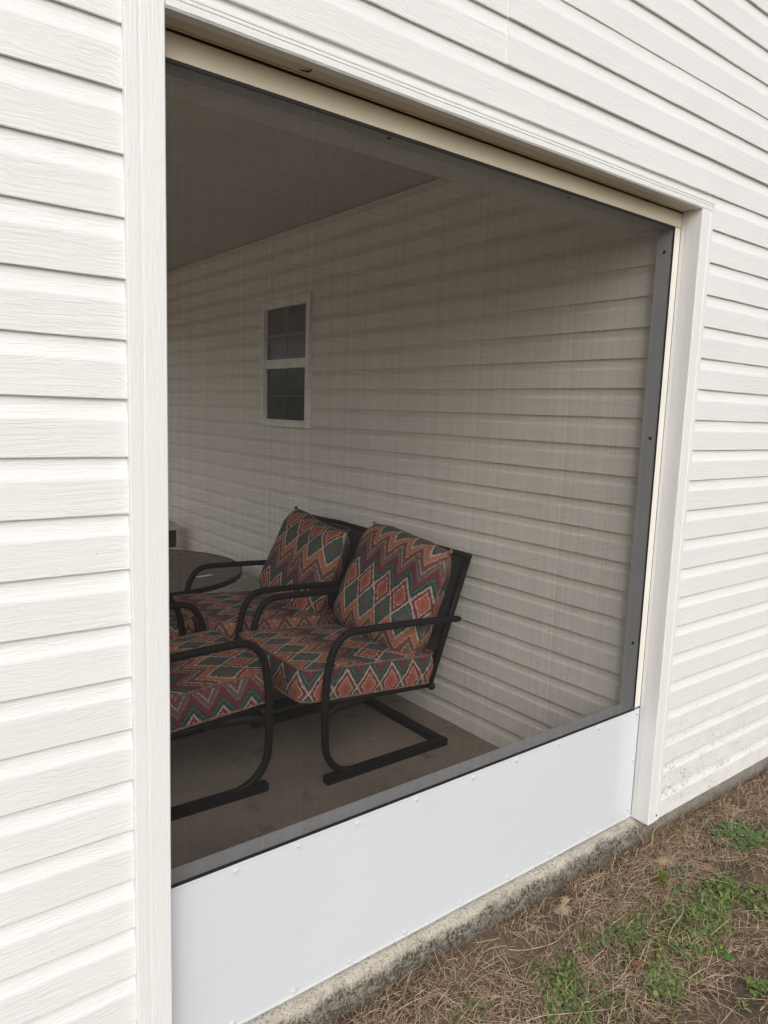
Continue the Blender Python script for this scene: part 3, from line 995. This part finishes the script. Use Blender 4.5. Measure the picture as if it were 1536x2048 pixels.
def seat_cushion(chair, label, uoff, dx=0.0):
    me, loops = cushion_mesh('seat_cushion', 0.735, 0.615, 0.135, 0.024, 0.05, uoff=uoff)
    t = link('seat_cushion', me, M['fabric'])
    tag(t, label, 'cushion', group='zigzag patterned seat cushions')
    link('piping', piping_mesh('piping', loops), M['piping'], t)
    cm = chair.matrix_basis if False else Matrix.Translation(chair.location) @ chair.rotation_euler.to_matrix().to_4x4()
    t.matrix_world = cm @ Matrix.Translation((0.430 + dx, 0, 0.415)) @ Matrix.Rotation(radians(-4.6), 4, 'Y')
    return t
seat_cushion(chair_a, 'zigzag patterned seat cushion on the chair nearest the screen, under its back pillow', (0.02, 0.03))
seat_cushion(chair_b, 'zigzag patterned seat cushion on the far chair beside the round table', (0.07, 0.16))
seat_cushion(chair_c, 'zigzag patterned seat cushion cut off by the white trim, nearest the kick panel', (0.05, 0.11), -0.06)
seat_cushion(chair_d, 'zigzag patterned seat cushion barely showing behind the trim and the near armrest', (0.01, 0.20), -0.02)

def back_pillow(chair, label, W, H, T, loc, tilt, rollx, seed, sag, uoff, yawz=0.0):
    me, loops = pillow_mesh('back_pillow', W, H, T, seed=seed, sag=sag, uoff=uoff)
    t = link('back_pillow', me, M['fabric'])
    tag(t, label, 'pillow', group='zigzag patterned back pillows')
    link('piping', piping_mesh('piping', loops, 0.0055), M['piping'], t)
    # tied corner ears
    for (sy, sz) in ((1, 1), (-1, 1), (1, -1), (-1, -1)):
        c = Vector((0, sy * W / 2, sz * H / 2)) * 0.915
        d = Vector((0, sy, sz)).normalized()
        p = [c - d * 0.03, c, c + d * 0.012]
        vs, fs = tube([tuple(q) for q in p], 0.016, 0.012, (1, 0, 0), seg=8, taper=[1.0, 0.55, 0.75])
        link('corner_tuft', mesh('corner_tuft', vs, fs, True, uvs=[(v[1] + uoff[0], v[2] + uoff[1]) for v in vs]), M['fabric'], t)
    cm = Matrix.Translation(chair.location) @ chair.rotation_euler.to_matrix().to_4x4()
    t.matrix_world = cm @ Matrix.Translation(loc) @ Matrix.Rotation(yawz, 4, 'Z') @ Matrix.Rotation(radians(-tilt), 4, 'Y') @ Matrix.Rotation(radians(rollx), 4, 'X')
    return t
back_pillow(chair_a, 'plump zigzag back pillow on the chair nearest the screen', 0.67, 0.60, 0.24, (0.085, -0.022, 0.705), 20, -4.5, 1.3, 0.015, (0.055, 0.0))
back_pillow(chair_b, 'sagging zigzag back pillow on the far chair beside the round table', 0.64, 0.59, 0.225, (0.095, -0.012, 0.690), 20, -5.0, 5.7, 0.055, (0.015, 0.165))

# ------------------------------------------------------------------ round table
TX, TY, TZ, TR = 1.11, 3.26, 0.50, 0.71
tb = thing('round_table', 'low round patio table with dark slatted top behind the chairs', 'table', (TX, TY, 0.010))
zt = TZ - 0.010
def disc_strip(y0, y1, R, z0, z1, n=14):
    """slice of a disc between y0 and y1"""
    top = []
    for i in range(n + 1):
        y = y0 + (y1 - y0) * i / n
        top.append((math.sqrt(max(0, R * R - y * y)), y))
    out = top + [(-x, y) for x, y in top[::-1]]
    k = len(out)
    vs = [(x, y, z0) for x, y in out] + [(x, y, z1) for x, y in out]
    fs = [tuple(range(k))[::-1], tuple(range(k, 2 * k))] + [(i, (i + 1) % k, k + (i + 1) % k, k + i) for i in range(k)]
    return vs, fs
ns = 8
for i in range(ns):
    y0 = -TR + 0.02 + (2 * TR - 0.04) * i / ns + 0.003
    y1 = -TR + 0.02 + (2 * TR - 0.04) * (i + 1) / ns - 0.003
    vs, fs = disc_strip(y0, y1, TR - 0.014, zt - 0.014, zt)
    link('table_slat', mesh('table_slat', vs, fs), M['table'], tb)
ringp = [(TR, zt - 0.030), (TR, zt - 0.001), (TR - 0.004, zt + 0.003), (TR - 0.012, zt + 0.002), (TR - 0.0135, zt - 0.002), (TR - 0.03, zt - 0.016), (TR - 0.03, zt - 0.030)]
vs, fs = [], []
n, k = 72, len(ringp)
for i in range(n):
    a = 2 * pi * i / n
    vs += [(r * cos(a), r * sin(a), z) for r, z in ringp]
for i in range(n):
    for j in range(k):
        fs.append((i * k + j, ((i + 1) % n) * k + j, ((i + 1) % n) * k + (j + 1) % k, i * k + (j + 1) % k))
link('rim', mesh('rim', vs, fs, False), M['table_metal'], tb)
def cyl(nm, r0, r1, z0, z1, mat, parent, n=28):
    vs = [(r0 * cos(2 * pi * i / n), r0 * sin(2 * pi * i / n), z0) for i in range(n)] + [(r1 * cos(2 * pi * i / n), r1 * sin(2 * pi * i / n), z1) for i in range(n)]
    fs = [tuple(range(n))[::-1], tuple(range(n, 2 * n))] + [(i, (i + 1) % n, n + (i + 1) % n, n + i) for i in range(n)]
    return link(nm, mesh(nm, vs, fs), mat, parent)
cyl('apron', 0.40, 0.52, zt - 0.10, zt - 0.031, M['table_metal'], tb)
for i in range(4):
    a = pi / 4 + i * pi / 2
    tube_obj('leg', [(0.40 * cos(a), 0.40 * sin(a), zt - 0.06), (0.36 * cos(a), 0.36 * sin(a), 0.25), (0.50 * cos(a), 0.50 * sin(a), 0.0)], 0.022, 0.022, (0, 0, 1), M['table_metal'], tb)
# white paper slip near the table's near edge
ps = tag(box('paper_slip', (-0.056, -0.014, 0.0), (0.056, 0.014, 0.002), M['paper']), 'white paper slip lying on the round table', 'paper')
ps.location = (1.437, 2.865, TZ + 0.0006)
ps.rotation_euler = (0, 0, radians(9.7))

# carton at the far end of the wall
ct = thing('carton', 'beige carton with a dark printed panel standing by the far wall', 'box', (1.62, 4.55, 0.010))
box('carton_body', (-0.30, -0.15, 0.0), (0.263, 0.15, 0.585), M['carton'], ct, 0.004)
box('printed_panel', (0.165, -0.1535, 0.385), (0.240, -0.1505, 0.530), M['print'], ct)

# ------------------------------------------------------------------ small things on the ground
def leaf_geo(vs, fs, cols, base, L, W, az, el, col, curl=0.5, n=3):
    """one leaf: n segments along a bending midrib, two faces wide"""
    d = Vector((cos(az), sin(az), 0))
    s = Vector((-sin(az), cos(az), 0))
    b = len(vs)
    p = Vector(base)
    ang = el
    for i in range(n + 1):
        f = i / n
        wd = W * math.sin(pi * min(1, 0.12 + 0.88 * f) ** 0.8) * 0.5 if i < n else W * 0.06
        up = Vector((0, 0, 1)) * 0.25 * wd
        vs += [tuple(p - s * wd + up), tuple(p), tuple(p + s * wd + up)]
        cols += [col] * 3
        p = p + (d * cos(ang) + Vector((0, 0, 1)) * sin(ang)) * (L / n)
        ang -= curl / n
    for i in range(n):
        q = b + i * 3
        fs += [(q, q + 1, q + 4, q + 3), (q + 1, q + 2, q + 5, q + 4)]

def finish(name, vs, fs, cols, mat, smooth=False):
    me = mesh(name, vs, fs, smooth)
    ca = me.color_attributes.new('tint', 'FLOAT_COLOR', 'POINT')
    flat = []
    for c in cols:
        flat += [c[0], c[1], c[2], 1.0]
    ca.data.foreach_set('color', flat)
    return link(name, me, mat)

def greens(bright=1.0):
    g = random.random()
    c = (0.12 + 0.14 * g, 0.185 + 0.12 * g, 0.06 + 0.05 * g)
    return tuple(x * bright * random.uniform(0.75, 1.2) for x in c)

rng = random.Random(3)
# dry grass thatch: fine dead blades lying every which way
vs, fs, cols = [], [], []
def add_blade(x, y, L, wd, az, lift, col, bend):
    b = len(vs)
    n = 3
    px, py, a = x, y, az
    for i in range(n + 1):
        f = i / n
        z = gz(px, py) + 0.003 + lift * f * (1 - 0.55 * f) * 2
        s = (-sin(a) * wd, cos(a) * wd)
        k = 1.0 if i < n else 0.3
        vs.append((px - s[0] * k, py - s[1] * k, z))
        vs.append((px + s[0] * k, py + s[1] * k, z + wd * 0.6))
        cols.append(col); cols.append(col)
        px += cos(a) * L / n
        py += sin(a) * L / n
        a += bend / n
    for i in range(n):
        q = b + 2 * i
        fs.append((q, q + 1, q + 3, q + 2))

def thatch_cover(x, y):
    """patchy: bare sandy spots show through"""
    return mnoise.noise(Vector((x * 3.3 + 4.2, y * 3.3 + 1.7, 0.0)))

tones = [(0.29, 0.192, 0.128), (0.35, 0.25, 0.162), (0.23, 0.15, 0.105), (0.43, 0.325, 0.205), (0.15, 0.097, 0.07), (0.31, 0.215, 0.155)]
count = 0
while count < 52000:
    if count < 40000:
        x, y = rng.uniform(0.35, 3.6), rng.uniform(-0.85, 0.02)
    else:
        x, y = rng.uniform(-1.5, 6.0), rng.uniform(-2.4, 0.02)
    cv = thatch_cover(x, y)
    if cv > 0.15 and rng.random() < 0.8:
        continue
    c = rng.choice(tones)
    f = rng.uniform(0.5, 1.4)
    c = tuple(v * f for v in c)
    L = rng.uniform(0.012, 0.048)
    if rng.random() < 0.12:
        L = rng.uniform(0.06, 0.13)
        c = tuple(v * 1.35 for v in (0.37, 0.28, 0.19))
    add_blade(x, y, L, rng.uniform(0.0004, 0.001), rng.uniform(0, 2 * pi), rng.uniform(0.0, 0.012) if rng.random() < 0.8 else rng.uniform(0.012, 0.035), c, rng.uniform(-0.8, 0.8))
    count += 1
tag(finish('dry_grass', vs, fs, cols, M['straw']), 'matted dead brown grass covering the soil', 'dry grass', kind='stuff')

# green weeds: low broadleaf clumps and short grass in loose drifts
vs, fs, cols = [], [], []
patches = [  # x, y, radius x, radius y, leaves, leaf length, brightness
    (1.52, -0.235, 0.12, 0.07, 210, 0.020, 0.85), (1.60, -0.29, 0.13, 0.07, 200, 0.020, 0.85), (1.72, -0.33, 0.12, 0.07, 130, 0.018, 0.8),
    (1.98, -0.335, 0.10, 0.055, 190, 0.027, 0.95), (1.87, -0.345, 0.10, 0.06, 190, 0.026, 0.95), (2.08, -0.44, 0.10, 0.07, 170, 0.027, 0.95),
    (1.80, -0.385, 0.10, 0.06, 150, 0.024, 0.95), (1.66, -0.42, 0.10, 0.05, 120, 0.024, 1.1), (1.46, -0.44, 0.07, 0.05, 110, 0.025, 1.05),
    (1.57, -0.385, 0.12, 0.05, 120, 0.018, 0.8), (1.19, -0.275, 0.07, 0.06, 150, 0.022, 0.95), (1.12, -0.33, 0.06, 0.05, 150, 0.022, 1.05),
    (1.25, -0.22, 0.07, 0.04, 90, 0.018, 0.8), (1.20, -0.40, 0.10, 0.06, 140, 0.020, 0.85), (1.66, -0.64, 0.05, 0.04, 70, 0.022, 1.1),
    (0.875, -0.17, 0.035, 0.03, 50, 0.016, 1.0), (1.42, -0.52, 0.08, 0.05, 60, 0.018, 0.8), (2.25, -0.22, 0.12, 0.05, 60, 0.015, 0.75),
    (2.9, -0.5, 0.3, 0.2, 300, 0.022, 0.9), (2.2, -0.75, 0.25, 0.15, 260, 0.022, 0.9), (0.7, -0.8, 0.3, 0.2, 200, 0.02, 0.9), (1.3, -0.95, 0.3, 0.2, 260, 0.02, 0.9)]
for (px, py, rx, ry, nl, ll, br) in patches:
    hubs = [(px + rng.gauss(0, rx * 0.7), py + rng.gauss(0, ry * 0.7)) for _ in range(max(6, nl // 6))]
    for _ in range(int(nl * 1.5)):
        hx, hy = rng.choice(hubs)
        x, y = hx + rng.gauss(0, 0.012), hy + rng.gauss(0, 0.012)
        kindr = rng.random()
        c = greens(br)
        if kindr < 0.55:
            leaf_geo(vs, fs, cols, (x, y, gz(x, y) + rng.uniform(0.002, 0.018)), ll * rng.uniform(0.4, 1.15), ll * rng.uniform(0.3, 0.7), rng.uniform(0, 2 * pi), rng.uniform(0.0, 0.9), c, rng.uniform(0.4, 1.4))
        else:
            leaf_geo(vs, fs, cols, (x, y, gz(x, y)), ll * rng.uniform(1.2, 2.3), 0.0032, rng.uniform(0, 2 * pi), rng.uniform(0.4, 1.35), tuple(v * 1.1 for v in c), rng.uniform(0.5, 1.6))
tag(finish('weeds', vs, fs, cols, M['leaf'], True), 'low green broadleaf weeds spreading through the dead grass', 'weeds', kind='stuff')

def weed(name, label, cat, cx, cy, nl, spread, L, W, el, col, tall=0.0):
    vs, fs, cols = [], [], []
    for i in range(nl):
        x, y = rng.gauss(0, spread), rng.gauss(0, spread)
        z = gz(cx + x, cy + y) + 0.004 + (tall * i / nl if tall else rng.uniform(0, 0.012))
        if tall:
            x, y = rng.gauss(0, 0.004), rng.gauss(0, 0.004)
        f = rng.uniform(0.75, 1.25)
        leaf_geo(vs, fs, cols, (cx + x, cy + y, z), L * rng.uniform(0.6, 1.2), W * rng.uniform(0.7, 1.2), i * 2.4 + rng.uniform(-0.4, 0.4), rng.uniform(*el), tuple(v * f for v in col), rng.uniform(0.4, 1.2))
    if nl < 5:
        return tag(finish(name, vs, fs, cols, M['leaf'], True), label, cat)
    t = thing(name, label, cat)
    f = finish('foliage', vs, fs, cols, M['leaf'], True)
    f.parent = t
    tag(f, kind='stuff')
    return t
weed('weed_clump', 'bright green weed clump below the right end of the siding', 'weed', 2.42, -0.20, 330, 0.055, 0.026, 0.015, (0.2, 1.0), (0.135, 0.215, 0.075))
weed('weed_clump', 'blue-green weed tuft beside the sandy mound', 'weed', 1.985, -0.17, 80, 0.030, 0.018, 0.008, (0.1, 0.9), (0.16, 0.205, 0.13))
weed('weed_sprig', 'upright yellow-green sprig with tiny leaves', 'weed', 1.866, -0.175, 60, 0.006, 0.016, 0.008, (0.2, 0.8), (0.17, 0.20, 0.03), tall=0.055)
weed('weed_leaf', 'single large round green leaf lying at the weeds’ edge', 'leaf', 1.70, -0.49, 3, 0.006, 0.042, 0.040, (0.1, 0.35), (0.07, 0.16, 0.03))

# dead leaf, clod, twig and long stalks
vs, fs, cols = [], [], []
leaf_geo(vs, fs, cols, (0, 0, 0.012), 0.036, 0.024, 2.5, 0.25, (1, 1, 1), 0.9, 4)
dl = tag(link('dead_leaf', mesh('dead_leaf', vs, fs, True), M['deadleaf']), 'curled reddish brown dead leaf among the weeds', 'leaf')
dl.location = (1.447, -0.369, gz(1.447, -0.369) + 0.004)

cv_, cf_, cc_ = [], [], []
for _ in range(5200):
    x, y = rng.uniform(0.4, 3.2), rng.uniform(-0.85, 0.02)
    if thatch_cover(x, y) < -0.05 and rng.random() < 0.6:
        continue
    r = 0.0008 + 0.0032 * rng.random() ** 3
    b = len(cv_)
    f = rng.uniform(0.6, 1.3)
    col = tuple(v * f for v in rng.choice(((0.17, 0.12, 0.085), (0.28, 0.20, 0.125), (0.11, 0.08, 0.06))))
    z = gz(x, y)
    for d in ((1, 0, 0), (-1, 0, 0), (0, 1, 0), (0, -1, 0), (0, 0, 1), (0, 0, -1)):
        k = r * rng.uniform(0.6, 1.4)
        cv_.append((x + d[0] * k, y + d[1] * k, z + r * 0.4 + d[2] * k * 0.8))
        cc_.append(col)
    for q in ((0, 2, 4), (2, 1, 4), (1, 3, 4), (3, 0, 4), (2, 0, 5), (1, 2, 5), (3, 1, 5), (0, 3, 5)):
        cf_.append(tuple(b + i for i in q))
tag(finish('soil_crumbs', cv_, cf_, cc_, M['straw']), 'loose crumbs of soil and sand among the dead grass', 'soil', kind='stuff')

def clod(name, label, loc, r, sc, seed):
    bm = bmesh.new()
    bmesh.ops.create_icosphere(bm, subdivisions=4, radius=r)
    for v in bm.verts:
        d = v.co.normalized()
        v.co *= 1 + 0.2 * mnoise.noise(d * 1.8 + Vector((seed, 0, 0))) + 0.12 * mnoise.noise(d * 5 + Vector((0, seed, 0)))
        v.co = Vector((v.co.x * sc[0], v.co.y * sc[1], v.co.z * sc[2]))
    me = bpy.data.meshes.new(name)
    bm.to_mesh(me)
    bm.free()
    o = tag(link(name, me, M['dirt']), label, 'dirt clod')
    o.location = loc
    return o
clod('dirt_clod', 'pale sandy dirt clod below the slab edge', (1.497, -0.03, gz(1.497, -0.03) + 0.006), 0.016, (1.1, 0.8, 0.8), 2.0)
clod('dirt_mound', 'crumbled sandy mound just in front of the pale clod', (1.455, -0.055, gz(1.455, -0.055) - 0.004), 0.030, (1.2, 1.0, 0.5), 6.0)
clod('sand_mound', 'low tan sand mound between the corner trim and the blue-green weed', (2.03, -0.10, gz(2.03, -0.10) - 0.012), 0.055, (1.3, 0.8, 0.45), 9.0)

def ground_stalk(name, label, pts, r, mat, cat, lift=0.008):
    P = smooth_path([(x, y, gz(x, y) + lift + (p[2] if len(p) > 2 else 0)) for p in pts for x, y in [(p[0], p[1])]], 6)
    vs, fs = tube([tuple(q) for q in P], r, r, (0.1, 0.2, 1), seg=6, power=2, taper=[1 - 0.6 * i / len(P) for i in range(len(P))])
    return tag(link(name, mesh(name, vs, fs, True), mat), label, cat)
ground_stalk('twig', 'short dark twig lying on the dry grass near the corner', [(2.245, -0.118), (2.225, -0.14), (2.205, -0.152)], 0.0032, M['twig'], 'twig')
G = 'long dry stalks lying on the ground'
for lab, pts in (
    ('long pale stalk curving along the front edge of the ground', [(0.99, -0.295), (1.04, -0.32, 0.01), (1.10, -0.36, 0.012), (1.21, -0.415, 0.01), (1.27, -0.415)]),
    ('thin bowed stalk lying left of the lower weeds', [(1.155, -0.075), (1.19, -0.12, 0.01), (1.29, -0.155, 0.012), (1.39, -0.135, 0.01), (1.46, -0.14)]),
    ('forked pale stalk standing in the middle of the weeds', [(1.60, -0.36), (1.66, -0.34, 0.02), (1.74, -0.33, 0.035), (1.80, -0.29, 0.04)]),
    ('straight pale stalk leaning beside the dead leaf', [(1.45, -0.365), (1.49, -0.355, 0.015), (1.535, -0.335, 0.03)]),
    ('pale stalk lying right of the dead leaf', [(1.49, -0.40), (1.53, -0.44, 0.008), (1.545, -0.475, 0.004)]),
    ('reddish stalk bent through the right-hand weeds', [(1.75, -0.42), (1.80, -0.43, 0.02), (1.865, -0.435, 0.03)])):
    tag(ground_stalk('dry_stalk', lab, pts, 0.0019, M['stalk'], 'stalk'), group=G)
st = [(2.03, 0.005, -0.085), (2.015, 0.008, -0.05), (1.995, 0.012, -0.025), (2.0, 0.018, -0.008), (1.985, 0.03, 0.004)]
vs, fs = tube([tuple(p) for p in smooth_path(st, 6)], 0.0016, 0.0016, (0, 1, 0), seg=6, power=2)
tag(link('dead_vine', mesh('dead_vine', vs, fs, True), M['stalk']), 'thin dead vine climbing the slab edge beside the corner trim', 'vine')

# small insect husk stuck under the header
hk = []
vs, fs = tube([(0, 0, 0), (0.004, 0.001, -0.003), (0.012, 0.003, -0.004), (0.02, 0.006, -0.002), (0.03, 0.010, -0.001)], 0.0032, 0.002, (0, 0, 1), seg=6, power=2, taper=[0.3, 0.9, 1.0, 0.6, 0.15])
o = tag(link('insect_husk', mesh('insect_husk', vs, fs, True), M['screw_d']), 'tiny dark insect husk stuck under the header', 'husk')
o.location = (0.430, 0.022, ZH + 0.0005)
o.rotation_euler = (0, 0, radians(120))
